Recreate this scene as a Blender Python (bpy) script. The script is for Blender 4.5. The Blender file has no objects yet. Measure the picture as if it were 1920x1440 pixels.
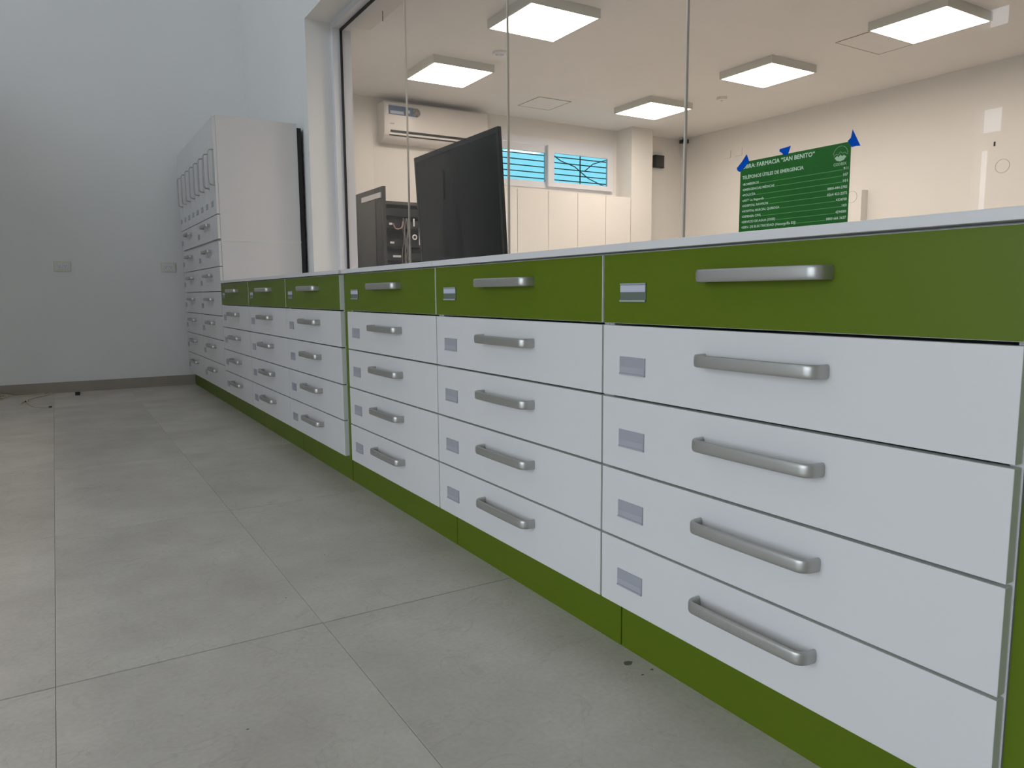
import bpy, bmesh, math, random
from mathutils import Vector, Matrix
random.seed(7)
S = bpy.context.scene
COL = S.collection

# ------------------------------------------------------------------ camera
CX, CZ, YAW, PITCH, ROLL, FPX = -0.9924, 0.8016, 0.5503, -0.1216, -0.0068, 1389.6
cy, sy, cp, sp = math.cos(YAW), math.sin(YAW), math.cos(PITCH), math.sin(PITCH)
fwd = Vector((sy*cp, cy*cp, sp)); rt0 = Vector((cy, -sy, 0)); up0 = rt0.cross(fwd)
c_, s_ = math.cos(ROLL), math.sin(ROLL)
rt = rt0*c_ + up0*s_; up = up0*c_ - rt0*s_
cam = bpy.data.cameras.new('camera'); cam.sensor_width = 36; cam.lens = 36*FPX/1920
cam.clip_start = .02; cam.clip_end = 200
co = bpy.data.objects.new('camera', cam); COL.objects.link(co)
M = Matrix((rt, up, -fwd)).transposed().to_4x4(); M.translation = (CX, 0, CZ)
co.matrix_world = M
S.camera = co

# ------------------------------------------------------------------ world, light, exposure
SKY = 4.75
W = bpy.data.worlds.new('world'); S.world = W; W.use_nodes = True
wn = W.node_tree.nodes['Background']
wn.inputs[0].default_value = (.80, .89, 1.0, 1); wn.inputs[1].default_value = SKY
LAMP = 23.0                       # radiance of the ceiling panels of the inner room
S.view_settings.view_transform = 'Standard'; S.view_settings.look = 'None'
S.view_settings.gamma = 1; S.view_settings.use_curve_mapping = False
S.view_settings.exposure = 0.0
S.cycles.max_bounces = 12; S.cycles.diffuse_bounces = 6; S.cycles.glossy_bounces = 4
S.cycles.transparent_max_bounces = 16; S.cycles.sample_clamp_indirect = 6
S.cycles.use_denoising = True
S.cycles.caustics_reflective = False; S.cycles.caustics_refractive = False

def portal(name, loc, sx, sy_, rot):
    l = bpy.data.lights.new(name, 'AREA'); l.shape = 'RECTANGLE'; l.size = sx; l.size_y = sy_
    l.cycles.is_portal = True
    o = bpy.data.objects.new(name, l); COL.objects.link(o); o.location = loc; o.rotation_euler = rot
P2 = math.pi/2
portal('shopfront_portal', (-4.0, .2, 1.35), 2.5, 4.0, (0, -P2, 0))
portal('clerestory_portal', (-4.0, 3.95, 4.8), 1.5, 4.5, (0, -P2, 0))
portal('rear_portal', (-1.7, -4.0, 3.75), 4.4, .9, (P2, 0, 0))

# ------------------------------------------------------------------ materials
def mat(name, col, rough=.5, metal=0, spec=.5, noise=0, nscale=6, bump=0, bscale=200, coat=0):
    m = bpy.data.materials.new(name); m.use_nodes = True
    nt = m.node_tree; b = nt.nodes['Principled BSDF']
    b.inputs['Base Color'].default_value = (*col, 1); b.inputs['Roughness'].default_value = rough
    b.inputs['Metallic'].default_value = metal; b.inputs['Specular IOR Level'].default_value = spec
    if coat: b.inputs['Coat Weight'].default_value = coat; b.inputs['Coat Roughness'].default_value = .1
    tc = nt.nodes.new('ShaderNodeTexCoord')
    if noise:
        n = nt.nodes.new('ShaderNodeTexNoise'); n.inputs['Scale'].default_value = nscale; n.inputs['Detail'].default_value = 6
        nt.links.new(tc.outputs['Object'], n.inputs['Vector'])
        r = nt.nodes.new('ShaderNodeMapRange'); r.inputs[1].default_value = .3; r.inputs[2].default_value = .7
        r.inputs[3].default_value = 1-noise; r.inputs[4].default_value = 1+noise
        nt.links.new(n.outputs['Fac'], r.inputs[0])
        v = nt.nodes.new('ShaderNodeVectorMath'); v.operation = 'SCALE'; v.inputs[0].default_value = col
        nt.links.new(r.outputs[0], v.inputs['Scale']); nt.links.new(v.outputs[0], b.inputs['Base Color'])
    if bump:
        n = nt.nodes.new('ShaderNodeTexNoise'); n.inputs['Scale'].default_value = bscale; n.inputs['Detail'].default_value = 3
        nt.links.new(tc.outputs['Object'], n.inputs['Vector'])
        bp = nt.nodes.new('ShaderNodeBump'); bp.inputs['Strength'].default_value = bump; bp.inputs['Distance'].default_value = .001
        nt.links.new(n.outputs['Fac'], bp.inputs['Height']); nt.links.new(bp.outputs[0], b.inputs['Normal'])
    return m

def thin_glass(name, tint=(1, 1, 1), refl=1.0):
    m = bpy.data.materials.new(name); m.use_nodes = True; nt = m.node_tree; nt.nodes.clear()
    out = nt.nodes.new('ShaderNodeOutputMaterial'); mix = nt.nodes.new('ShaderNodeMixShader')
    tr = nt.nodes.new('ShaderNodeBsdfTransparent'); tr.inputs[0].default_value = (*tint, 1)
    gl = nt.nodes.new('ShaderNodeBsdfGlossy'); gl.inputs['Roughness'].default_value = 0
    gl.inputs[0].default_value = (refl, refl, refl, 1)
    # Schlick reflectance, symmetric from both sides
    lw = nt.nodes.new('ShaderNodeLayerWeight'); lw.inputs[0].default_value = .5
    pw = nt.nodes.new('ShaderNodeMath'); pw.operation = 'POWER'; pw.inputs[1].default_value = 5
    nt.links.new(lw.outputs['Facing'], pw.inputs[0])
    ma = nt.nodes.new('ShaderNodeMath'); ma.operation = 'MULTIPLY_ADD'; ma.inputs[1].default_value = .96; ma.inputs[2].default_value = .04
    nt.links.new(pw.outputs[0], ma.inputs[0]); nt.links.new(ma.outputs[0], mix.inputs[0])
    nt.links.new(tr.outputs[0], mix.inputs[1]); nt.links.new(gl.outputs[0], mix.inputs[2])
    nt.links.new(mix.outputs[0], out.inputs[0])
    return m

def emit(name, col, s):
    m = bpy.data.materials.new(name); m.use_nodes = True; nt = m.node_tree; nt.nodes.clear()
    out = nt.nodes.new('ShaderNodeOutputMaterial'); e = nt.nodes.new('ShaderNodeEmission')
    e.inputs[0].default_value = (*col, 1); e.inputs[1].default_value = s; nt.links.new(e.outputs[0], out.inputs[0])
    return m

def tile_mat():
    m = mat('stone_tile', (.5, .48, .44), .48, spec=.35)
    nt = m.node_tree; b = nt.nodes['Principled BSDF']; tc = nt.nodes['Texture Coordinate']
    oi = nt.nodes.new('ShaderNodeObjectInfo')
    add = nt.nodes.new('ShaderNodeVectorMath'); add.operation = 'MULTIPLY_ADD'
    nt.links.new(oi.outputs['Random'], add.inputs[0]); add.inputs[1].default_value = (37, 19, 11)
    nt.links.new(tc.outputs['Object'], add.inputs[2])
    n1 = nt.nodes.new('ShaderNodeTexNoise'); n1.inputs['Scale'].default_value = 3.2; n1.inputs['Detail'].default_value = 8; n1.inputs['Roughness'].default_value = .62
    nt.links.new(add.outputs[0], n1.inputs['Vector'])
    r1 = nt.nodes.new('ShaderNodeValToRGB'); nt.links.new(n1.outputs['Fac'], r1.inputs[0])
    e = r1.color_ramp.elements; e[0].position = .3; e[0].color = (.49, .452, .395, 1); e[1].position = .72; e[1].color = (.64, .60, .53, 1)
    # crackle veins and fine specks
    n2 = nt.nodes.new('ShaderNodeTexNoise'); n2.inputs['Scale'].default_value = 5; n2.inputs['Detail'].default_value = 10; n2.inputs['Distortion'].default_value = 1.2
    nt.links.new(add.outputs[0], n2.inputs['Vector'])
    r2 = nt.nodes.new('ShaderNodeValToRGB'); nt.links.new(n2.outputs['Fac'], r2.inputs[0])
    e = r2.color_ramp.elements; e[0].position = .492; e[0].color = (1, 1, 1, 1); e[1].position = .51; e[1].color = (1, 1, 1, 1)
    k = r2.color_ramp.elements.new(.501); k.color = (.88, .88, .88, 1)
    n3 = nt.nodes.new('ShaderNodeTexNoise'); n3.inputs['Scale'].default_value = 90; n3.inputs['Detail'].default_value = 4
    nt.links.new(tc.outputs['Object'], n3.inputs['Vector'])
    mr = nt.nodes.new('ShaderNodeMapRange'); mr.inputs[1].default_value = .25; mr.inputs[2].default_value = .75; mr.inputs[3].default_value = .93; mr.inputs[4].default_value = 1.07
    nt.links.new(n3.outputs['Fac'], mr.inputs[0])
    mx = nt.nodes.new('ShaderNodeMix'); mx.data_type = 'RGBA'; mx.blend_type = 'MULTIPLY'; mx.inputs[0].default_value = 1
    nt.links.new(r1.outputs[0], mx.inputs[6]); nt.links.new(r2.outputs[0], mx.inputs[7])
    sc = nt.nodes.new('ShaderNodeVectorMath'); sc.operation = 'SCALE'
    nt.links.new(mx.outputs[2], sc.inputs[0]); nt.links.new(mr.outputs[0], sc.inputs['Scale'])
    # per tile tone
    mr2 = nt.nodes.new('ShaderNodeMapRange'); mr2.inputs[3].default_value = .95; mr2.inputs[4].default_value = 1.05
    nt.links.new(oi.outputs['Random'], mr2.inputs[0])
    sc2 = nt.nodes.new('ShaderNodeVectorMath'); sc2.operation = 'SCALE'
    nt.links.new(sc.outputs[0], sc2.inputs[0]); nt.links.new(mr2.outputs[0], sc2.inputs['Scale'])
    nt.links.new(sc2.outputs[0], b.inputs['Base Color'])
    bp = nt.nodes.new('ShaderNodeBump'); bp.inputs['Strength'].default_value = .25; bp.inputs['Distance'].default_value = .001
    nt.links.new(n3.outputs['Fac'], bp.inputs['Height']); nt.links.new(bp.outputs[0], b.inputs['Normal'])
    return m

PAINT = mat('grey_wall_paint', (.78, .78, .76), .8, noise=.015, nscale=1.5, bump=.1, bscale=120)
CREAM = mat('warm_white_paint', (.74, .72, .68), .8, noise=.012, nscale=1.5, bump=.08, bscale=120)
CEIL = mat('ceiling_paint', (.78, .765, .75), .85, noise=.01)
WHITE = mat('white_laminate', (.655, .65, .645), .38, spec=.4, noise=.008, nscale=2)
EDGE = mat('white_edge_band', (.66, .68, .64), .45)
GREEN = mat('green_laminate', (.097, .146, .0045), .42, spec=.25, noise=.02, nscale=2)
ALU = mat('satin_aluminium', (.47, .47, .445), .40, metal=.75, bump=.03, bscale=800)
PLASTIC = mat('clear_grey_plastic', (.13, .16, .13), .25)
SLIP = mat('paper_slip', (.48, .50, .58), .6)
LIP = mat('plastic_lip', (.34, .38, .40), .2)
FRAME = mat('white_window_frame', (.72, .73, .76), .4)
GASKET_SHADE = mat('black_gasket_and_shade', (.01, .01, .01), .6)
TILE = tile_mat()
GROUT = mat('grout', (.07, .062, .05), .9)
SKIRT = mat('skirting_tile', (.33, .29, .24), .6, noise=.06, nscale=5)
GLASS = thin_glass('clear_glass', refl=.5)
SEAM = mat('glass_edge', (.62, .58, .50), .2, spec=.8)
TINT = thin_glass('sky_dimming_glass', (.275, .465, .49))  # tint added to bring the bright sky behind the panes down to cyan
DIFF = emit('lit_diffuser', (1.0, .875, .765), LAMP)
LFRAME = mat('light_frame_paint', (.62, .62, .57), .5)
ACW = mat('air_conditioner_plastic', (.72, .69, .65), .35)
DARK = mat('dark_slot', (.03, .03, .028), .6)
BLACK = mat('black_plastic', (.010, .012, .012), .3)
SCREEN = mat('black_screen', (.004, .005, .005), .12, spec=.25)
RACKM = mat('rack_steel', (.035, .036, .032), .45)
POSTER = mat('poster_green', (.012, .135, .014), .35, noise=.08, nscale=9)
INK = mat('poster_print', (.62, .78, .60), .5)
INKD = mat('poster_line', (.16, .42, .14), .5)
TAPE = mat('blue_masking_tape', (.0, .075, .48), .8, spec=.1, noise=.15, nscale=40)
CABLE = mat('beige_cable', (.60, .52, .40), .5)
OUTM = mat('socket_plastic', (.70, .68, .60), .4)
STICK = mat('blue_energy_sticker', (.10, .15, .26), .4)
STICK2 = mat('pale_sticker_print', (.50, .55, .66), .4)
STAIN = mat('floor_stain', (.16, .15, .12), .7)
CONC = mat('outdoor_concrete', (.34, .33, .32), .9, noise=.1, nscale=1)
BARM = mat('grille_steel', (.02, .05, .07), .5)

# ------------------------------------------------------------------ helpers
def box(bm, x0, y0, z0, x1, y1, z1, mi=0, bev=0):
    vs = [bm.verts.new(p) for p in ((x0,y0,z0),(x1,y0,z0),(x1,y1,z0),(x0,y1,z0),(x0,y0,z1),(x1,y0,z1),(x1,y1,z1),(x0,y1,z1))]
    fs = [bm.faces.new([vs[i] for i in q]) for q in ((3,2,1,0),(4,5,6,7),(0,1,5,4),(1,2,6,5),(2,3,7,6),(3,0,4,7))]
    for f in fs: f.material_index = mi
    if bev:
        es = {e for f in fs for e in f.edges}
        bmesh.ops.bevel(bm, geom=list(es), offset=bev, segments=2, affect='EDGES', profile=.6)
    return fs

def mesh(bm, name, mats, smooth=False):
    me = bpy.data.meshes.new(name)
    bmesh.ops.recalc_face_normals(bm, faces=bm.faces)
    bm.to_mesh(me); bm.free()
    for m in (mats if isinstance(mats, (list, tuple)) else [mats]): me.materials.append(m)
    if smooth:
        for p in me.polygons: p.use_smooth = True
        me.set_sharp_from_angle(angle=math.radians(40))
    return me

def put(name, me, parent=None, loc=(0, 0, 0), rot=(0, 0, 0), **kw):
    o = bpy.data.objects.new(name, me); COL.objects.link(o); o.location = loc; o.rotation_euler = rot
    if parent is not None: o.parent = parent
    for k, v in kw.items(): o[k] = v
    return o

def thing(name, loc, label, cat, group=None, rot=(0, 0, 0)):
    o = bpy.data.objects.new(name, None); COL.objects.link(o); o.location = loc; o.rotation_euler = rot
    o.empty_display_size = .05
    o['label'] = label; o['category'] = cat
    if group: o['group'] = group
    return o

def boxes(name, mats, lst, parent=None, loc=(0, 0, 0), bev=0, **kw):
    bm = bmesh.new()
    for b in lst: box(bm, *b[:6], mi=(b[6] if len(b) > 6 else 0), bev=bev)
    return put(name, mesh(bm, name, mats), parent, loc, **kw)

def sweep(bm, pts, sec, closed=False, caps=True, binorm=None):
    """sweep 2-D section (u along normal, v along binormal) along pts"""
    rings = []
    n = len(pts)
    for i, p in enumerate(pts):
        a = Vector(pts[max(i-1, 0)]); b = Vector(pts[min(i+1, n-1)])
        t = (b-a).normalized()
        bi = Vector(binorm) if binorm else Vector((0, 0, 1))
        nn = bi.cross(t)
        if nn.length < 1e-4: nn = Vector((1, 0, 0))
        nn.normalize(); bb = t.cross(nn)
        rings.append([bm.verts.new(Vector(p) + nn*u + bb*v) for u, v in sec])
    k = len(sec)
    for i in range(n-1):
        for j in range(k):
            bm.faces.new((rings[i][j], rings[i][(j+1) % k], rings[i+1][(j+1) % k], rings[i+1][j]))
    if caps:
        bm.faces.new(rings[0][::-1]); bm.faces.new(rings[-1])

def superell(a, b, n=16, e=3.2):
    out = []
    for i in range(n):
        t = 2*math.pi*i/n + math.pi/n; c, s = math.cos(t), math.sin(t)
        out.append((a*math.copysign(abs(c)**(2/e), c), b*math.copysign(abs(s)**(2/e), s)))
    return out

def smooth_path(ctrl, per=8):
    out = []
    P = [Vector(c) for c in ctrl]; P = [P[0]*2-P[1]] + P + [P[-1]*2-P[-2]]
    for i in range(1, len(P)-2):
        for j in range(per):
            t = j/per; a, b, c, d = P[i-1:i+3]
            out.append(.5*((2*b)+(c-a)*t+(2*a-5*b+4*c-d)*t*t+(3*b-a-3*c+d)*t**3))
    out.append(P[-2]); return out

def handle_mesh(L, name='handle'):
    """bow handle on plane x=0, bar along y, standing off to -x"""
    bm = bmesh.new(); d = .032; r = .016; pts = []
    pts.append((0, L/2, 0)); pts.append((-.010, L/2-.0003, 0))
    for i in range(7):
        a = (i/6)*P2
        pts.append((-d + r - r*math.sin(a), L/2 - r + r*math.cos(a) - .001, 0))
    for i in range(1, 6): pts.append((-d-.0012*math.sin(math.pi*i/6), (L/2-r)*(1-i/3), 0))
    for i in range(7):
        a = (1-i/6)*P2
        pts.append((-d + r - r*math.sin(a), -L/2 + r - r*math.cos(a) + .001, 0))
    pts.append((-.010, -L/2+.0003, 0)); pts.append((0, -L/2, 0))
    sweep(bm, pts, superell(.0042, .0112, 18, 3))
    return mesh(bm, name, ALU, smooth=True)

H250 = handle_mesh(.25); H230 = handle_mesh(.236)

def label_mesh():
    """clear card holder 77 x 37 mm on plane x=0: back plate, paper slip in the upper half, lip at the foot"""
    w, h = .0385, .0185; bm = bmesh.new()
    box(bm, -.0020, -w, -h, 0, w, h, 0)
    box(bm, -.0030, -w+.001, .001, -.0021, w-.001, h-.004, 1)
    box(bm, -.0045, -w, -h, -.0021, w, -h+.0035, 2)
    box(bm, -.0036, -w, h-.003, -.0021, w, h, 2)
    return mesh(bm, 'label_holder', [PLASTIC, SLIP, LIP])
PLASTIC_W = mat('frosted_grey_plastic', (.34, .345, .385), .35)
LIP_W = mat('frosted_plastic_lip', (.375, .38, .42), .35)
def label_mesh_w():
    w, h = .0385, .0185; bm = bmesh.new()
    box(bm, -.0020, -w, -h, 0, w, h, 0)
    box(bm, -.0026, -w+.001, -h+.004, -.0021, w-.001, -h*.1, 1)
    box(bm, -.0036, -w, -h, -.0021, w, -h+.003, 1)
    return mesh(bm, 'label_holder', [PLASTIC_W, LIP_W])
LBL_G = label_mesh(); LBL_W = label_mesh_w()

def front_mesh(w, h, green):
    """drawer front: origin at centre of its face, box from x=0 to .018"""
    bm = bmesh.new()
    fs = box(bm, 0, -w/2, -h/2, .018, w/2, h/2, 1)
    fs[5].material_index = 0
    bmesh.ops.bevel(bm, geom=list(bm.edges), offset=.0006, segments=1, affect='EDGES')
    for f in bm.faces:
        f.material_index = 0 if f.normal.x < -.9 else 1
    # drawer box behind the front
    box(bm, .018, -w/2+.03, -h/2+.02, .42, w/2-.03, h/2-.035, 1)
    me = bpy.data.meshes.new('drawer')
    bm.to_mesh(me); bm.free(); me.materials.append(GREEN if green else WHITE); me.materials.append(EDGE)
    return me

def carcass_boxes(y0, y1, z0, z1, x0=.019, x1=.56, t=.016):
    return [(x0, y0, z0, x1, y0+t, z1), (x0, y1-t, z0, x1, y1, z1), (x0+.001, y0+t, z0, x1, y1-t, z0+t),
            (x0+.001, y0+t, z1-t, x1, y1-t, z1), (x1-t, y0+t, z0+t, x1, y1-t, z1-t)]

# ------------------------------------------------------------------ floor
fl = boxes('floor', GROUT, [(-4.0, -4.0, -.10, 5.93, 7.25, -.004)], kind='structure')
TX, TY = .5617, 1.135
tb = bmesh.new(); box(tb, -TX/2+.0004, -TY/2+.0026, -.008, TX/2-.0004, TY/2-.0026, 0)
bmesh.ops.bevel(tb, geom=[e for e in tb.edges if all(abs(v.co.z) < 1e-6 for v in e.verts)], offset=.0007, segments=1, affect='EDGES')
tme = mesh(tb, 'tile', TILE)
x0 = -1.044; y0 = 1.729
for i in range(-6, 4):
    for j in range(-5, 5):
        cx_ = x0 + (i+.5)*TX; cy_ = y0 + (j+.5)*TY
        a, b = max(cx_-TX/2, -4), min(cx_+TX/2, .62); c, d = max(cy_-TY/2, -4), min(cy_+TY/2, 7.25)
        if b-a < .02 or d-c < .02: continue
        if b-a > TX-.001 and d-c > TY-.001: me = tme; loc = (cx_, cy_, 0)
        else:
            bm = bmesh.new(); box(bm, -(b-a)/2+.0004, -(d-c)/2+.0026, -.008, (b-a)/2-.0004, (d-c)/2-.0026, 0)
            me = mesh(bm, 'tile', TILE); loc = ((a+b)/2, (c+d)/2, 0)
        put('tile', me, fl, loc)

def blob(name, x, y, r, seed):
    rnd = random.Random(seed); bm = bmesh.new(); n = 14
    vs = [bm.verts.new((r*(.6+.5*rnd.random())*math.cos(2*math.pi*k/n), r*(.5+.4*rnd.random())*math.sin(2*math.pi*k/n), .0004)) for k in range(n)]
    lo = [bm.verts.new((v.co.x, v.co.y, -.0005)) for v in vs]
    bm.faces.new(vs)
    for k in range(n): bm.faces.new((lo[k], lo[(k+1) % n], vs[(k+1) % n], vs[k]))
    put(name, mesh(bm, name, STAIN), fl, (x, y, 0))
for k, (x, y, r) in enumerate([(.02, 1.174, .012), (.045, 1.125, .005), (.013, 1.119, .004), (-.74, 1.36, .003), (-.52, 1.93, .003), (-.33, 2.2, .003)]):
    blob('floor_stain', x, y, r, k)

# ------------------------------------------------------------------ front room shell
def wall_with_holes(name, axis, a0, a1, z0, z1, u0, u1, holes, m):
    """axis 'x': slab x in[a0,a1], u = y ; axis 'y': slab y in[a0,a1], u = x ; holes (u0,u1,z0,z1)"""
    us = sorted({u0, u1, *[h[0] for h in holes], *[h[1] for h in holes]})
    zs = sorted({z0, z1, *[h[2] for h in holes], *[h[3] for h in holes]})
    bm = bmesh.new()
    for i in range(len(us)-1):
        runs = []
        for j in range(len(zs)-1):
            cu, cz = (us[i]+us[i+1])/2, (zs[j]+zs[j+1])/2
            if any(h[0] < cu < h[1] and h[2] < cz < h[3] for h in holes): continue
            if runs and abs(runs[-1][1]-zs[j]) < 1e-6: runs[-1][1] = zs[j+1]
            else: runs.append([zs[j], zs[j+1]])
        for q in runs:
            if axis == 'x': box(bm, a0, us[i], q[0], a1, us[i+1], q[1])
            else: box(bm, us[i], a0, q[0], us[i+1], a1, q[1])
    bmesh.ops.remove_doubles(bm, verts=bm.verts, dist=1e-5)
    return put(name, mesh(bm, name, m), kind='structure')

HT = 5.7
wall_with_holes('wall_left', 'x', -4.15, -4.0, -.1, HT, -4.15, 7.4, [(-1.8, 2.2, .1, 2.6), (1.7, 6.2, 4.05, 5.55), (3.25, 3.46, 2.1, 2.32), (3.25, 3.46, 2.94, 3.6), (3.34, 3.46, 1.15, 1.98)], PAINT)
wall_with_holes('wall_rear', 'y', -4.15, -4.0, -.1, HT, -4.0, .95, [(-3.9, .5, 3.3, 4.2)], PAINT)
boxes('wall_far', PAINT, [(-4.0, 7.25, -.1, .62, 7.4, HT)], kind='structure')
wall_with_holes('wall_partition', 'x', .62, .95, -.1, HT, -4.0, 7.4, [(-1.2, 5.34, .88, 2.70)], PAINT)
boxes('ceiling_front', CEIL, [(-4.15, -4.15, HT, .95, 7.4, HT+.1)], kind='structure')
boxes('light_blocking_slab', CEIL, [(-4.0, -4.0, 2.95, .62, 1.6, 3.05), (-4.0, 1.6, 3.08, -2.4, 7.25, 3.18)], kind='structure')  # unseen slab and ledge, added to keep daylight off the lower far wall
boxes('baseboard_far', SKIRT, [(-4.0, 7.238, 0, .0605, 7.25, .088)], kind='structure')
boxes('outdoor_ground', CONC, [(-30, -30, -.4, -4.15, 30, -.12)], kind='structure')

# window_2.. behind the camera: shopfront mullions in the left wall, clerestory in the rear wall
def winframe(name, axis, p, u0, u1, z0, z1, us=(), zs=(), t=.05):
    w = thing_s(name)
    lst = []
    def add(a, b, c, d):
        lst.append((p, a, c, p+.06, b, d) if axis == 'x' else (a, p, c, b, p+.06, d))
    add(u0, u1, z0, z0+t); add(u0, u1, z1-t, z1); add(u0, u0+t, z0+t, z1-t); add(u1-t, u1, z0+t, z1-t)
    for u in us: add(u-t/2, u+t/2, z0+t, z1-t)
    boxes('window_frame', FRAME, lst, w)
    g = (p+.025, u0+t, z0+t, p+.03, u1-t, z1-t) if axis == 'x' else (u0+t, p+.025, z0+t, u1-t, p+.03, z1-t)
    boxes('glass_pane', GLASS, [g], w)
    return w
def thing_s(name):
    o = bpy.data.objects.new(name, None); COL.objects.link(o); o['kind'] = 'structure'; o.empty_display_size = .05; return o
winframe('window_3', 'x', -4.1, -1.8, 2.2, .1, 2.6, us=(-.43, .93))
winframe('window_5', 'x', -4.1, 1.7, 6.2, 4.05, 5.55, us=(3.2, 4.7))
winframe('window_4', 'y', -4.1, -3.9, .5, 3.3, 4.2, us=(-2.8, -1.7, -.6))

# ------------------------------------------------------------------ big interior window (window_1)
w1 = thing_s('window_1')
OY0, OY1, OZ0, OZ1 = -1.2, 5.34, .88, 2.70
F = []
def ring(x0_, x1_, t, mi, ins=0.0):
    a, b, c, d = OY0+ins, OY1-ins, OZ0+ins, OZ1-ins
    return [(x0_, b-t, c, x1_, b, d, mi), (x0_, a, c, x1_, a+t, d, mi), (x0_, a+t, d-t, x1_, b-t, d, mi), (x0_, a+t, c, x1_, b-t, c+t, mi)]
F += ring(.80, .872, .045, 0) 
F += ring(.868, .93, .060, 0, 0)
boxes('window_frame', [FRAME], [b[:6] for b in ring(.80, .852, .044, 0)], w1)
boxes('inner_frame', [FRAME], [b[:6] for b in ring(.866, .93, .052, 0)], w1)
boxes('gasket', [GASKET_SHADE], [b[:6] for b in ring(.852, .866, .058, 0)], w1)
GX = .859
edges = [5.30, 4.18, 3.035, 1.89, .745, -.40, -1.16]
for k in range(6):
    boxes('glass_pane', GLASS, [(GX-.0005, edges[k+1]+.0035, .92, GX+.0005, edges[k]-.0035, 2.66)], w1)
for k in range(1, 6):
    boxes('glass_seam', SEAM, [(GX-.005, edges[k]-.0032, .92, GX+.005, edges[k]+.0032, 2.66)], w1)

# ------------------------------------------------------------------ inner room shell
X2, Y2, ZC = 5.93, 7.14, 2.72
wall_with_holes('wall_inner_back', 'y', Y2, Y2+.08, -.1, ZC+.1, .95, 6.1, [(3.12, 4.82, 1.98, 2.53)], CREAM)
boxes('floor_inner', mat('inner_floor_tile', (.46, .44, .41), .5, noise=.05, nscale=2), [(.95, -1.6, -.004, 5.93, Y2, .0)], kind='structure')
boxes('wall_inner_right', CREAM, [(X2, -1.6, -.1, X2+.15, Y2+.26, ZC+.1)], kind='structure')
boxes('wall_inner_near', CREAM, [(.95, -1.6, -.1, X2, -1.5, ZC+.1)], kind='structure')
boxes('ceiling_inner', CEIL, [(.95, -1.6, ZC, X2+.15, Y2+.26, ZC+.1)], kind='structure')
boxes('wall_column', CREAM, [(4.88, 6.86, 0, 5.20, Y2, ZC)], kind='structure')

# far window with two sliding sashes, sky-dimming tinted panes and outdoor grille
w2 = thing_s('window_2')
yw = Y2
boxes('window_frame', FRAME, [(3.12, yw-.01, 1.98, 4.82, yw+.05, 2.02), (3.12, yw-.01, 2.46, 4.82, yw+.05, 2.53), (3.12, yw-.01, 2.02, 3.16, yw+.05, 2.46), (4.78, yw-.01, 2.02, 4.82, yw+.05, 2.46)], w2)
def sash(a, b, y_):
    s = boxes('window_sash', FRAME, [(a, y_, 2.0, b, y_+.03, 2.055), (a, y_, 2.375, b, y_+.03, 2.455), (a, y_, 2.055, a+.08, y_+.03, 2.375), (b-.08, y_, 2.055, b, y_+.03, 2.375)], w2)
    boxes('tinted_pane', TINT, [(a+.08, y_+.014, 2.055, b-.08, y_+.015, 2.375)], s)
sash(3.86, 4.79, yw-.045); sash(3.15, 3.93, yw+.0)
gr = [(2.9, yw+.10, z, 5.1, yw+.112, z+.010) for z in (2.10, 2.165, 2.23, 2.295, 2.36)]
gr += [(x, yw+.112, 1.9, x+.012, yw+.122, 2.62) for x in (3.2, 4.42)]
boxes('window_grille', BARM, gr, w2)
bm = bmesh.new()
for pts in ([(3.98, yw+.125, 2.42), (4.15, yw+.125, 2.33), (4.35, yw+.125, 2.28), (4.55, yw+.125, 2.16), (4.8, yw+.125, 2.08)], [(4.9, yw+.125, 2.42), (4.62, yw+.125, 2.33), (4.5, yw+.125, 2.24)]):
    sweep(bm, pts, superell(.006, .006, 6, 2), binorm=(0, 1, 0))
put('bare_branch', mesh(bm, 'bare_branch', BARM), w2)

# ------------------------------------------------------------------ drawer cabinets
ZG = [(.7390, .8805, True), (.5875, .7340, False), (.4345, .5825, False), (.2842, .4293, False), (.1325, .2790, False)]
FM = {}
def fm(w, h, g):
    k = (round(w, 4), round(h, 4), g)
    if k not in FM: FM[k] = front_mesh(w, h, g)
    return FM[k]

def base_cabinet(yr, yl, label, group, py0=None, py1=None):
    """yr: end nearer the camera, yl: far end"""
    t = thing('drawer_cabinet', (0, (yr+yl)/2, 0), label, 'cabinet', group)
    yc = (yr+yl)/2; g = .003
    boxes('carcass', WHITE, carcass_boxes(yr+.001-yc, yl-.001-yc, .132, .884), t)
    py0 = yr if py0 is None else py0; py1 = yl if py1 is None else py1
    boxes('plinth', GREEN, [(.061, py0+.002-yc, 0, .079, py1-.002-yc, .1315)], t)
    for z0_, z1_, gr_ in ZG:
        w, h = (yl-yr)-2*g, z1_-z0_; zc = (z0_+z1_)/2
        dr = put('drawer', fm(w, h, gr_), t, (0, 0, zc))
        if gr_: dr['label'] = 'green top drawer front'
        put('handle', H250, dr, (0, -.012, .02))
        put('label_holder', LBL_G if gr_ else LBL_W, dr, (0, w/2-.094, -.008))
    return t

G1 = 'drawer cabinets of the near counter run'; G2 = 'drawer cabinets of the far counter run'
base_cabinet(.434, 1.246, 'large white drawer cabinet with green top drawer, nearest the camera at right', G1)
base_cabinet(1.246, 2.058, 'white five-drawer cabinet with green top, middle one of the near counter run', G1)
base_cabinet(2.058, 2.870, 'white five-drawer cabinet with green top, farthest of the near run, beside the green filler strip', G1, py1=3.035)
base_cabinet(2.949, 3.785, 'white five-drawer cabinet with green top, nearest of the far counter run', G2, py0=3.038)
base_cabinet(3.785, 4.621, 'white five-drawer cabinet with green top, middle one of the far counter run', G2)
base_cabinet(4.621, 5.457, 'white five-drawer cabinet with green top, touching the tall white cabinets', G2)

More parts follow.
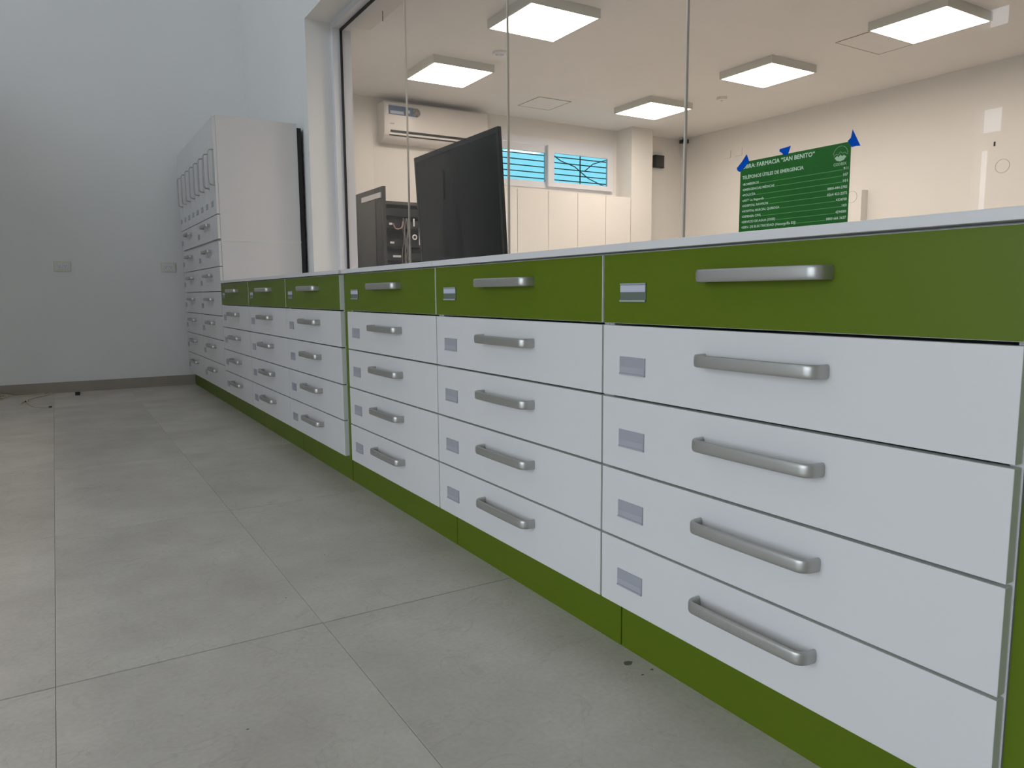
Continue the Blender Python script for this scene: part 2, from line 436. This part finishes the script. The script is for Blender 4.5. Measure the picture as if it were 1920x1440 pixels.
# green filler boards
o = boxes('filler_board', GREEN, [(.018, 2.8715, .132, .55, 2.9475, .884)], label='narrow green filler board between the near and far drawer runs', category='panel')
o = boxes('end_board', GREEN, [(.020, -.45, 0, .040, .4335, .884), (.040, .4155, 0, .55, .4335, .884)], label='green end board at the right edge of the nearest drawer cabinet', category='panel')

# worktops
def top(y0_, y1_, label, x1_=.619):
    bm = bmesh.new(); box(bm, -.012, y0_, .8845, x1_, y1_, .9005, bev=.0012)
    o = put('worktop', mesh(bm, 'worktop', WHITE)); o['label'] = label; o['category'] = 'worktop'; o['group'] = 'white worktops'
def top2(y0_, y1_, label):
    bm = bmesh.new()
    box(bm, -.012, y0_, .8845, .619, y1_, .9005, bev=.0012)
    o = put('worktop', mesh(bm, 'worktop', WHITE)); o['label'] = label; o['category'] = 'worktop'; o['group'] = 'white worktops'
top2(-.45, 2.0565, 'long white worktop slab below the green poster')
top2(2.0585, 2.893, 'short white worktop slab left of the seam, below the black screen')
top2(2.930, 5.4565, 'thin white worktop on the far drawer run next to tall cabinets')

# tall cabinets
ZT = [(.1325, .3095), (.3145, .4825), (.4875, .6555), (.6605, .8265), (.8315, .9985), (1.0035, 1.172), (1.190, 1.3515)]
def tall(yr, yl, label):
    t = thing('tall_cabinet', (0, (yr+yl)/2, 0), label, 'cabinet', 'tall white cabinets by the far wall')
    yc = (yr+yl)/2; w = yl-yr
    def sh(l): return [(a, b-yc, c, d, e-yc, f) for a, b, c, d, e, f in l]
    boxes('lower_body', WHITE, sh(carcass_boxes(yr+.001, yl-.001, .132, 1.1735, x1=.568)), t)
    boxes('joint_strip', EDGE, [(.017, -w/2-.0005, 1.1735, .569, w/2-.001, 1.1865)], t)
    boxes('upper_body', WHITE, sh(carcass_boxes(yr+.001, yl-.001, 1.1865, 2.012, x1=.568)), t)
    boxes('gap_shade_strip', GASKET_SHADE, [(.5685, -w/2+.006, .2, .60, w/2-.004, 1.985)], t)  # black strip standing in for the shade between cabinet and wall
    boxes('plinth', GREEN, [(.061, -w/2+.001, 0, .079, w/2-.001+(.09 if yl > 7 else 0), .1315)], t)
    for a, b in ZT:
        dr = put('drawer', fm(w-.006, b-a, False), t, (0, 0, (a+b)/2))
        put('handle', H250, dr, (0, .0, .03)); put('label_holder', LBL_W, dr, (0, w/2-.06, -.02))
    q = w/4
    for k in range(4):
        y_ = -w/2 + q*(k+.5)
        bm = bmesh.new(); box(bm, 0, -q/2+.0018, 0, .018, q/2-.0018, .648, bev=.0006)
        box(bm, .018, -q/2+.03, .02, .5, q/2-.03, .6)
        p = put('pull_out', mesh(bm, 'pull_out', WHITE), t, (0, y_, 1.357))
        put('handle', H230, p, (0, -q/2+.028, 1.669-1.357), (P2, 0, 0))
        put('label_holder', LBL_W, p, (0, .04, 1.436-1.357))
    return t
tall(5.459, 6.295, 'tall white cabinet with vertical handles above drawers, right one beside the worktop')
tall(6.295, 7.131, 'tall white cabinet with vertical handles above drawers, left one nearest the far wall')

# ------------------------------------------------------------------ ceiling lights of inner room
def ceiling_light(x, y, label):
    t = thing('ceiling_light', (x, y, ZC), label, 'light', 'square ceiling lights')
    s = .283; fr = .012
    boxes('housing', LFRAME, [(-s, -s, -.062, s, -s+fr, 0), (-s, s-fr, -.062, s, s, 0), (-s, -s+fr, -.062, -s+fr, s-fr, 0), (s-fr, -s+fr, -.062, s, s-fr, 0), (-s+fr, -s+fr, -.01, s-fr, s-fr, 0)], t)
    boxes('diffuser', DIFF, [(-s+fr, -s+fr, -.060, s-fr, s-fr, -.054)], t)
ceiling_light(2.035, 5.93, 'square lit ceiling light above the air conditioner')
ceiling_light(2.035, 4.49, 'square lit ceiling light cut by the top edge, top centre of the photo')
ceiling_light(4.42, 6.0, 'smallest square lit ceiling light, farthest one, in front of the column')
ceiling_light(4.42, 4.55, 'square lit ceiling light above and left of the green poster')
ceiling_light(4.42, 3.145, 'large square lit ceiling light at the top right of the photo')
ceiling_light(2.035, 3.05, 'square lit ceiling light above the frame, nearest the glass')

def detector(x, y, label, ringed):
    t = thing('smoke_detector', (x, y, ZC), label, 'detector')
    bm = bmesh.new()
    prof = [(.0, 0), (.052, 0), (.052, -.012), (.044, -.026), (.0, -.028)] if not ringed else [(0, 0), (.06, 0), (.06, -.010), (.054, -.018), (.036, -.018), (.032, -.006), (0, -.006)]
    n = 28; R_ = []
    for r, z in prof:
        R_.append([bm.verts.new((r*math.cos(2*math.pi*k/n), r*math.sin(2*math.pi*k/n), z)) for k in range(n)] if r else [bm.verts.new((0, 0, z))])
    for a, b in zip(R_, R_[1:]):
        for k in range(n):
            k2 = (k+1) % n
            if len(a) == 1: bm.faces.new((a[0], b[k], b[k2]))
            elif len(b) == 1: bm.faces.new((a[k], b[0], a[k2]))
            else: bm.faces.new((a[k], b[k], b[k2], a[k2]))
    put('body', mesh(bm, 'body', FRAME if ringed else ACW, smooth=True), t)
    bm = bmesh.new(); bmesh.ops.create_uvsphere(bm, u_segments=12, v_segments=8, radius=.014)
    put('sensor', mesh(bm, 'sensor', FRAME if ringed else ACW, smooth=True), t, (0, 0, -.012 if ringed else -.026))
detector(2.19, 5.34, 'small bright round spot fitting on the ceiling between two square lights', True)
detector(4.80, 5.42, 'small plain round smoke detector on the ceiling left of the poster', False)

def hatch(x0_, y0_, x1_, y1_, label):
    t = thing('ceiling_hatch', ((x0_+x1_)/2, (y0_+y1_)/2, ZC), label, 'hatch'); a, b = (x1_-x0_)/2, (y1_-y0_)/2
    boxes('rim', SKIRT, [(-a, -b, -.004, a, -b+.006, 0), (-a, b-.006, -.004, a, b, 0), (-a, -b+.006, -.004, -a+.006, b-.006, 0), (a-.006, -b+.006, -.004, a, b-.006, 0)], t)
    boxes('hatch_panel', CEIL, [(-a+.007, -b+.007, -.003, a-.007, b-.007, 0)], t)
hatch(4.32, 3.50, 4.885, 3.822, 'flat ceiling access hatch beside the top right square light')
hatch(3.21, 6.30, 3.6, 6.70, 'flat ceiling access hatch above the small high window')

# ------------------------------------------------------------------ air conditioner
ac = thing('air_conditioner', (1.85, Y2, 2.29), 'white split air conditioner on the inner wall with a blue sticker', 'air conditioner')
prof = [(0, .0), (-.10, .0), (-.155, .022), (-.178, .06), (-.186, .12), (-.19, .22), (-.186, .345), (-.170, .37), (0, .37)]
bm = bmesh.new(); L_ = 1.15
def yzring(x, s=1.0, dz=0):
    return [bm.verts.new((x, y_*s, .185+(z-.185)*s+dz)) for y_, z in prof]
rs = [yzring(0, .96), yzring(.012), yzring(L_-.012), yzring(L_, .96)]
for a, b in zip(rs, rs[1:]):
    for k in range(len(prof)-1): bm.faces.new((a[k], a[k+1], b[k+1], b[k]))
bm.faces.new(rs[0]); bm.faces.new(rs[-1][::-1])
put('body', mesh(bm, 'body', ACW, smooth=True), ac)
boxes('air_slot', DARK, [(.06, -.1835, .078, L_-.06, -.15, .104)], ac)
boxes('louver', ACW, [(.05, -.188, .058, L_-.05, -.13, .072)], ac)
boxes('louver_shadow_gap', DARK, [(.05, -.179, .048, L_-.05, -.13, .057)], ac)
# sticker with round picture end
bm = bmesh.new(); n = 20
box(bm, .045, -.1935, .245, .33, -.188, .325, 0)
for k in range(n):
    pass
st = put('energy_sticker', mesh(bm, 'energy_sticker', STICK), ac)
bm = bmesh.new(); cv = []
for yy in (-.195, -.1885):
    cv.append([bm.verts.new((.335+.042*math.cos(2*math.pi*k/n), yy, .285+.042*math.sin(2*math.pi*k/n))) for k in range(n)])
bm.faces.new(cv[0]); bm.faces.new(cv[1][::-1])
for k in range(n): bm.faces.new((cv[0][k], cv[1][k], cv[1][(k+1) % n], cv[0][(k+1) % n]))
put('sticker_emblem', mesh(bm, 'sticker_emblem', mat('sticker_picture', (.22, .20, .19), .5, noise=.5, nscale=30)), st)
boxes('sticker_print', STICK2, [(.06, -.1945, .252, .2, -.1934, .280), (.23, -.1945, .270, .265, -.1934, .300), (.05, -.1945, .327, .3, -.1885, .332)], st)
boxes('silver_corner_film', FRAME, [(.012, -.1915, .24, .040, -.1885, .34), (.012, -.1915, .342, .14, -.1885, .352)], ac)
boxes('badge', mat('badge_print', (.42, .38, .34), .5), [(.055, -.191, .155, .10, -.1885, .163)], ac)

# ------------------------------------------------------------------ lockers below the high window
def locker(xa, xb, label, nd):
    t = thing('storage_cabinet', ((xa+xb)/2, 6.86, 0), label, 'cabinet', 'white storage cabinets under the small high window')
    w = (xb-xa)/2; boxes('carcass', CREAM, [(-w+.001, .02, 0, w-.001, .27, 1.905)], t)
    q = 2*w/nd
    for k in range(nd):
        boxes('door', CREAM, [(-w+k*q+.003, 0, .05, -w+(k+1)*q-.003, .018, 1.910)], t)
locker(2.50, 3.70, 'white storage cabinet partly behind the black screen, under the small window', 3)
locker(3.70, 4.50, 'white two-door storage cabinet under the right sash of the small window', 2)
locker(4.50, 4.875, 'narrow white storage cabinet against the wall column', 1)

# right wall cabinet behind poster
t = thing('wall_cupboard', (X2, 4.9, 0), 'shallow white cupboard against the right inner wall, edge seen just right of the poster', 'cabinet')
boxes('carcass', CREAM, [(-.08, -.36, 0, -.001, .40, 1.79)], t)
boxes('door', CREAM, [(-.099, -.36, .04, -.081, .018, 1.785), (-.099, .022, .04, -.081, .40, 1.785)], t)

# wall switch covers, black box, camera
for k, (y_, z_) in enumerate([(6.36, 2.415), (6.19, 2.42)]):
    t = thing('wall_plate', (X2, y_, z_), ['blank white cover plate on the inner wall, left of the pair by the poster', 'blank white cover plate on the inner wall, right of the pair by the poster'][k], 'cover plate', 'blank wall cover plates')
    boxes('plate', CREAM, [(-.012, -.05, -.042, 0, .05, .042)], t, bev=.003)
    boxes('screw', FRAME, [(-.0135, -.004, .025, -.012, .004, .031), (-.0135, -.004, -.031, -.012, .004, -.025)], t)
t = thing('junction_box', (5.53, Y2, 2.34), 'small black square box high on the wall right of the column', 'box')
boxes('case', BLACK, [(-.075, -.05, 0, .075, 0, .15)], t, bev=.004)
boxes('cover', RACKM, [(-.065, -.054, .01, .065, -.0505, .14)], t)
t = thing('security_camera', (5.86, 7.02, 2.72), 'tiny black camera in the ceiling corner beside the glass joint', 'camera')
boxes('bracket', BLACK, [(-.01, -.01, -.03, .01, .01, 0)], t)
boxes('body', BLACK, [(-.05, -.06, -.075, .03, .03, -.03)], t, bev=.006)
bm = bmesh.new(); bmesh.ops.create_cone(bm, segments=14, radius1=.016, radius2=.018, depth=.02, cap_ends=True)
put('lens', mesh(bm, 'lens', SCREEN), t, (-.058, -.05, -.052), (0, -P2, 0))

# ------------------------------------------------------------------ black screen on a stand
tl = math.atan(.055)
t = thing('television', (1.06, 3.89, 0), 'large black flat television screen leaning towards the glass', 'television')
bm = bmesh.new()
def scr(b, x0_, y0_, z0_, x1_, y1_, z1_, mi=0):
    fs = box(b, x0_, y0_, z0_, x1_, y1_, z1_, mi)
a, b_ = 3.37-3.89, 4.41-3.89
def leaned(name, mats, lst):
    bm = bmesh.new()
    for q in lst: box(bm, *q)
    for v in bm.verts:
        dz = v.co.z-1.65; v.co.x += -dz*math.tan(tl)
    return put(name, mesh(bm, name, mats), t, (-.06, 0, 0))
leaned('casing', BLACK, [(.006, a, .94, .020, b_, 1.65), (.020, a+.25, 1.05, .045, b_-.25, 1.5)])
leaned('bezel', BLACK, [(0, a, .94, .0055, a+.022, 1.65), (0, b_-.022, .94, .0055, b_, 1.65), (0, a+.022, 1.622, .0055, b_-.022, 1.65), (0, a+.022, .94, .0055, b_-.022, .97)])
leaned('screen', SCREEN, [(.002, a+.0225, .9705, .0055, b_-.0225, 1.6215)])
boxes('pole', BLACK, [(.075, -.03, .03, .115, .03, 1.35)], t)
boxes('stand_base', BLACK, [(-.1, -.3, 0, .35, .3, .03)], t, bev=.008)

# ------------------------------------------------------------------ network rack with open door
t = thing('network_rack', (1.62, 6.5, 0), 'black network rack with its dark door swung open behind the screen', 'rack')
rx0, rx1, rd = -.31, .49, .5
boxes('case', RACKM, [(rx0, 0, .05, rx0+.06, rd, 1.62), (rx1-.06, 0, .05, rx1, rd, 1.62), (rx0, 0, 1.62, rx1, rd, 1.65), (rx0, 0, 0, rx1, rd, .05), (rx0, rd-.02, .05, rx1, rd, 1.62)], t)
boxes('door', RACKM, [(rx0-.045, -.90, .06, rx0-.02, -.01, 1.645), (rx0-.046, -.86, .12, rx0-.045, -.06, 1.56)], t)
boxes('door_highlight', FRAME, [(rx0-.055, -.88, 1.56, rx0-.046, -.45, 1.60)], t, label='painted highlight near the top of the door')  # pale strip paints a bright reflection onto the dark door
for z_, la, lb in ((1.115, .10, .18), (1.24, .075, .115), (1.41, .07, .10), (1.52, None, None)):
    e = boxes('rack_unit', BLACK, [(rx0+.062, .02, z_, rx1-.062, .3, z_+.07)], t)
    if la: boxes('unit_label', FRAME, [(la, .014, z_+.028, lb, .0195, z_+.046)], e)
bm = bmesh.new()
for k in range(9):
    x_ = .20+.006*k
    pts = smooth_path([(x_+random.uniform(-.02, .02), -.01-.01*random.random(), z) for z in (1.5, 1.4, 1.3, 1.2, 1.05, .9)], 4)
    sweep(bm, pts, superell(.0035, .0035, 6, 2), binorm=(0, 1, 0))
put('cable_bundle', mesh(bm, 'cable_bundle', mat('grey_cable', (.16, .15, .145), .5), smooth=True), t, kind='stuff')
bm = bmesh.new(); pts = smooth_path([(.10, .0, 1.45), (.12, -.02, 1.40), (.17, -.03, 1.41), (.19, -.02, 1.47)], 5)
sweep(bm, pts, superell(.006, .006, 6, 2), binorm=(0, 1, 0))
put('patch_cord', mesh(bm, 'patch_cord', mat('pink_cord', (.30, .19, .17), .5), smooth=True), t)
bm = bmesh.new(); xx, zz, rr = .31, 1.33, .020
pts = [(xx+rr*math.cos(2*math.pi*i/16), -.012, zz+rr*math.sin(2*math.pi*i/16)) for i in range(17)]
sweep(bm, pts, superell(.006, .006, 6, 2), binorm=(0, 1, 0))
put('key_ring', mesh(bm, 'key_ring', FRAME, smooth=True), t)
boxes('patch_cord', FRAME, [(.30, -.012, 1.43, .312, -.004, 1.50)], t)
boxes('patch_cord', FRAME, [(.355, -.012, 1.26, .365, -.004, 1.42)], t)

# ------------------------------------------------------------------ poster on the glass, facing the camera side
po = thing('poster', (.852, 1.449, 1.199), 'green emergency telephone poster taped on the glass', 'poster')
PH = .30; PW = .350
boxes('sheet', POSTER, [(0, 1.265-1.449, -PH, .0006, 1.641-1.449, 0)], po)
def text(s, yl, yr, z_base, size, m=INK, bold=.02):
    """one printed line fitted between y=yl (left) and y=yr (right)"""
    c = bpy.data.curves.new('t', 'FONT'); c.body = s; c.size = 1; c.offset = bold; c.resolution_u = 2
    o = bpy.data.objects.new('t', c); COL.objects.link(o)
    bpy.context.view_layer.update()
    me = bpy.data.meshes.new_from_object(o.evaluated_get(bpy.context.evaluated_depsgraph_get()))
    bpy.data.objects.remove(o)
    xa = min(v.co.x for v in me.vertices); xb = max(v.co.x for v in me.vertices)
    for v in me.vertices: v.co = (0, -(v.co.x-xa)*(yl-yr)/(xb-xa), v.co.y*size)
    me.materials.clear(); me.materials.append(m)
    return put('lettering', me, po, (-.0004, yl-1.449, z_base-1.199))
def line(ya, yb, z):
    boxes('leader_line', INKD, [(-.0004, yb-1.449, z-1.199, -.0001, ya-1.449, z-1.199+.0012)], po)
text('OBRA: FARMACIA “SAN BENITO”', 1.6335, 1.376, 1.1785, .0172, bold=.024)
text('TELÉFONOS ÚTILES DE EMERGENCIA', 1.6325, 1.411, 1.147, .0140, bold=.022)
rows = [('•BOMBEROS', '911'), ('•EMERGENCIAS MÉDICAS', '107'), ('•POLICÍA', '101'), ('•ART La Segunda', '0800-444-2782'), ('•HOSPITAL RAWSON', '0264 422-2272'),
        ('•HOSPITAL MARCIAL QUIROGA', '4324700'), ('•DEFENSA CIVIL', '103'), ('•SERVICIO DE AGUA (OSSE)', '4294000'), ('•SERV. DE ELECTRICIDAD (Naturgy/Ex ESJ)', '0800 666 3637')]
for k, (a_, b__) in enumerate(rows):
    z_ = 1.1275-.0163*k; wa = [.062, .120, .051, .083, .099, .141, .075, .127, .200][k]; wb = len(b__)*.0047
    text(a_, 1.6305, 1.6305-wa, z_, .0100); text(b__, 1.270+wb, 1.270, z_, .0100)
    line(1.6305-wa-.002, 1.270+wb+.002, z_)
# emblem: arc, mountain line, filled mountains, name
em = put('emblem', None, po) if False else None
bm = bmesh.new()
cy0, cz0, R0 = 1.295-1.449, 1.170-1.199, .0215
pts = [(-.0004, cy0+R0*math.cos(a), cz0+R0*math.sin(a)) for a in [math.pi*(.0+i/16) for i in range(17)]]
sweep(bm, pts, [(.0004, .0001), (-.0004, .0001), (-.0004, -.0001), (.0004, -.0001)], binorm=(1, 0, 0))
pts = [(-.0004, cy0+u, cz0+v) for u, v in [(.021, -.004), (.013, .002), (.007, -.001), (0, .007), (-.006, .001), (-.012, .004), (-.021, -.003)]]
sweep(bm, pts, [(.0004, .0001), (-.0004, .0001), (-.0004, -.0001), (.0004, -.0001)], binorm=(1, 0, 0))
vs = [bm.verts.new((-.0005, cy0+u, cz0+v)) for u, v in [(.018, -.008), (.010, -.003), (.006, -.007), (0, -.001), (-.005, -.006), (-.010, -.003), (-.018, -.008), (-.011, -.016), (0, -.019), (.011, -.016)]]
bm.faces.new(vs)
put('emblem', mesh(bm, 'emblem', INKD if False else mat('emblem_print', (.42, .60, .40), .5)), po)
text('CODEEX', 1.3155, 1.2755, 1.1405, .0108, m=mat('emblem_lettering', (.42, .60, .40), .5))
# tape pieces
def tape(pts, label):
    bm = bmesh.new(); f_ = [bm.verts.new((-.0012, y_-1.449, z_-1.199)) for y_, z_ in pts]; b = [bm.verts.new((-.0006, y_-1.449, z_-1.199)) for y_, z_ in pts]
    n = len(pts); bm.faces.new(f_); bm.faces.new(b[::-1])
    for k in range(n): bm.faces.new((f_[k], b[k], b[(k+1) % n], f_[(k+1) % n]))
    put('tape', mesh(bm, 'tape', TAPE), po)
tape([(1.618, 1.221), (1.636, 1.201), (1.656, 1.184), (1.652, 1.176), (1.643, 1.171), (1.630, 1.178), (1.607, 1.197)], '')
tape([(1.496, 1.216), (1.457, 1.219), (1.462, 1.206), (1.466, 1.196), (1.481, 1.196), (1.486, 1.203), (1.496, 1.209)], '')
tape([(1.262, 1.229), (1.237, 1.183), (1.250, 1.184), (1.262, 1.183), (1.275, 1.201), (1.266, 1.208)], '')

# small fittings on the glass
for k, (y_, z_, lb) in enumerate([(1.258, 1.053, 'small clear round disc on the glass at the right edge of the poster'), (.886, 1.080, 'small clear round disc on the glass at the far right')]):
    bm = bmesh.new(); pts = [(-.001, .015*math.cos(2*math.pi*i/24), .015*math.sin(2*math.pi*i/24)) for i in range(25)]
    sweep(bm, pts, superell(.0007, .0007, 6, 2), binorm=(1, 0, 0), caps=False)
    o = put('glass_disc', mesh(bm, 'glass_disc', SEAM), None, (GX-.003, y_, z_)); o['label'] = lb; o['category'] = 'disc'
boxes('glass_mark', DARK, [(GX-.0025, 4.509, 2.475, GX-.0006, 4.515, 2.535)], w1)
boxes('glass_mark', DARK, [(GX-.0025, .9055, 1.127, GX-.0006, .9085, 1.137)], w1)

# ------------------------------------------------------------------ wall outlets, cables, plug
def outlet(x, z, label):
    t = thing('wall_outlet', (x, 7.25, z), label, 'socket', 'double wall sockets on the far wall')
    boxes('plate', OUTM, [(-.060, -.010, -.041, .060, 0, .041)], t, bev=.003)
    for s in (-1, 1):
        so = boxes('socket', FRAME, [(s*.021-.018, -.013, -.020, s*.021+.018, -.010, .020)], t, bev=.001)
        bm = bmesh.new()
        for dx, dz, an in ((-.0075, .004, .5), (.0075, .004, -.5), (0, -.010, 0)):
            c, s2 = math.cos(an), math.sin(an)
            fs = box(bm, -.0014, -.0004, -.0045, .0014, 0, .0045)
            for v in {v for f in fs for v in f.verts}:
                x_, z_ = v.co.x, v.co.z; v.co.x = x_*c - z_*s2 + s*.021+dx; v.co.z = x_*s2+z_*c+dz; v.co.y -= .0131
        put('slots', mesh(bm, 'slots', DARK), so)
outlet(-.912, 1.050, 'white double socket on the far wall, left one')
outlet(-.108, 1.053, 'white double socket on the far wall, right one near the tall cabinets')

def cable(ctrl, label, r=.005, ends=False):
    bm = bmesh.new(); pts = smooth_path(ctrl, 8); sweep(bm, pts, superell(r, r, 8, 2))
    me = mesh(bm, 'cable', CABLE, smooth=True)
    if not ends:
        o = put('cable', me); o['label'] = label; o['category'] = 'cable'; return
    t = thing('cable', (0, 0, 0), label, 'cable'); put('cord', me, t)
    for p in (pts[0], pts[-1]):
        bm = bmesh.new(); bmesh.ops.create_cone(bm, segments=10, radius1=.006, radius2=.005, depth=.02, cap_ends=True)
        put('cable_end', mesh(bm, 'cable_end', RACKM), t, (p.x, p.y, .006), (0, P2, .4))
cable([(-1.062, 7.21, .004), (-1.10, 7.10, .004), (-1.18, 6.95, .004), (-1.225, 6.82, .004), (-1.248, 6.70, .006), (-1.262, 6.655, .006)], 'beige cord piece lying diagonally on the floor left of the black plug', r=.006)
cable([(-1.221, 6.74, .018), (-1.21, 6.62, .006), (-1.175, 6.42, .004), (-1.12, 6.33, .004), (-1.066, 6.30, .0065)], 'short beige cord with dark tip on the floor below the diagonal piece', r=.0055, ends=True)
lp = []
for k in range(40):
    a = k*.55; rr = .10+.03*math.sin(k*.7); lp.append((-1.50+1.1*rr*math.cos(a), 7.08+rr*math.sin(a),   .005+.0012*k))
lp += [(-1.38, 7.17, .02), (-1.30, 7.12, .006), (-1.21, 7.15, .005), (-1.15, 7.19, .005), (-1.11, 7.215, .005)]
cable(lp, 'loose coil of thin beige cable on the floor at the left edge', r=.0045)
t = thing('black_plug', (-.878, 6.97, 0), 'tiny black plug lying on the floor by the far wall', 'plug')
boxes('body', BLACK, [(-.018, -.013, 0, .018, .013, .030)], t, bev=.002)
boxes('pin', ALU, [(.018, -.006, .012, .030, -.003, .018), (.018, .003, .012, .030, .006, .018)], t)
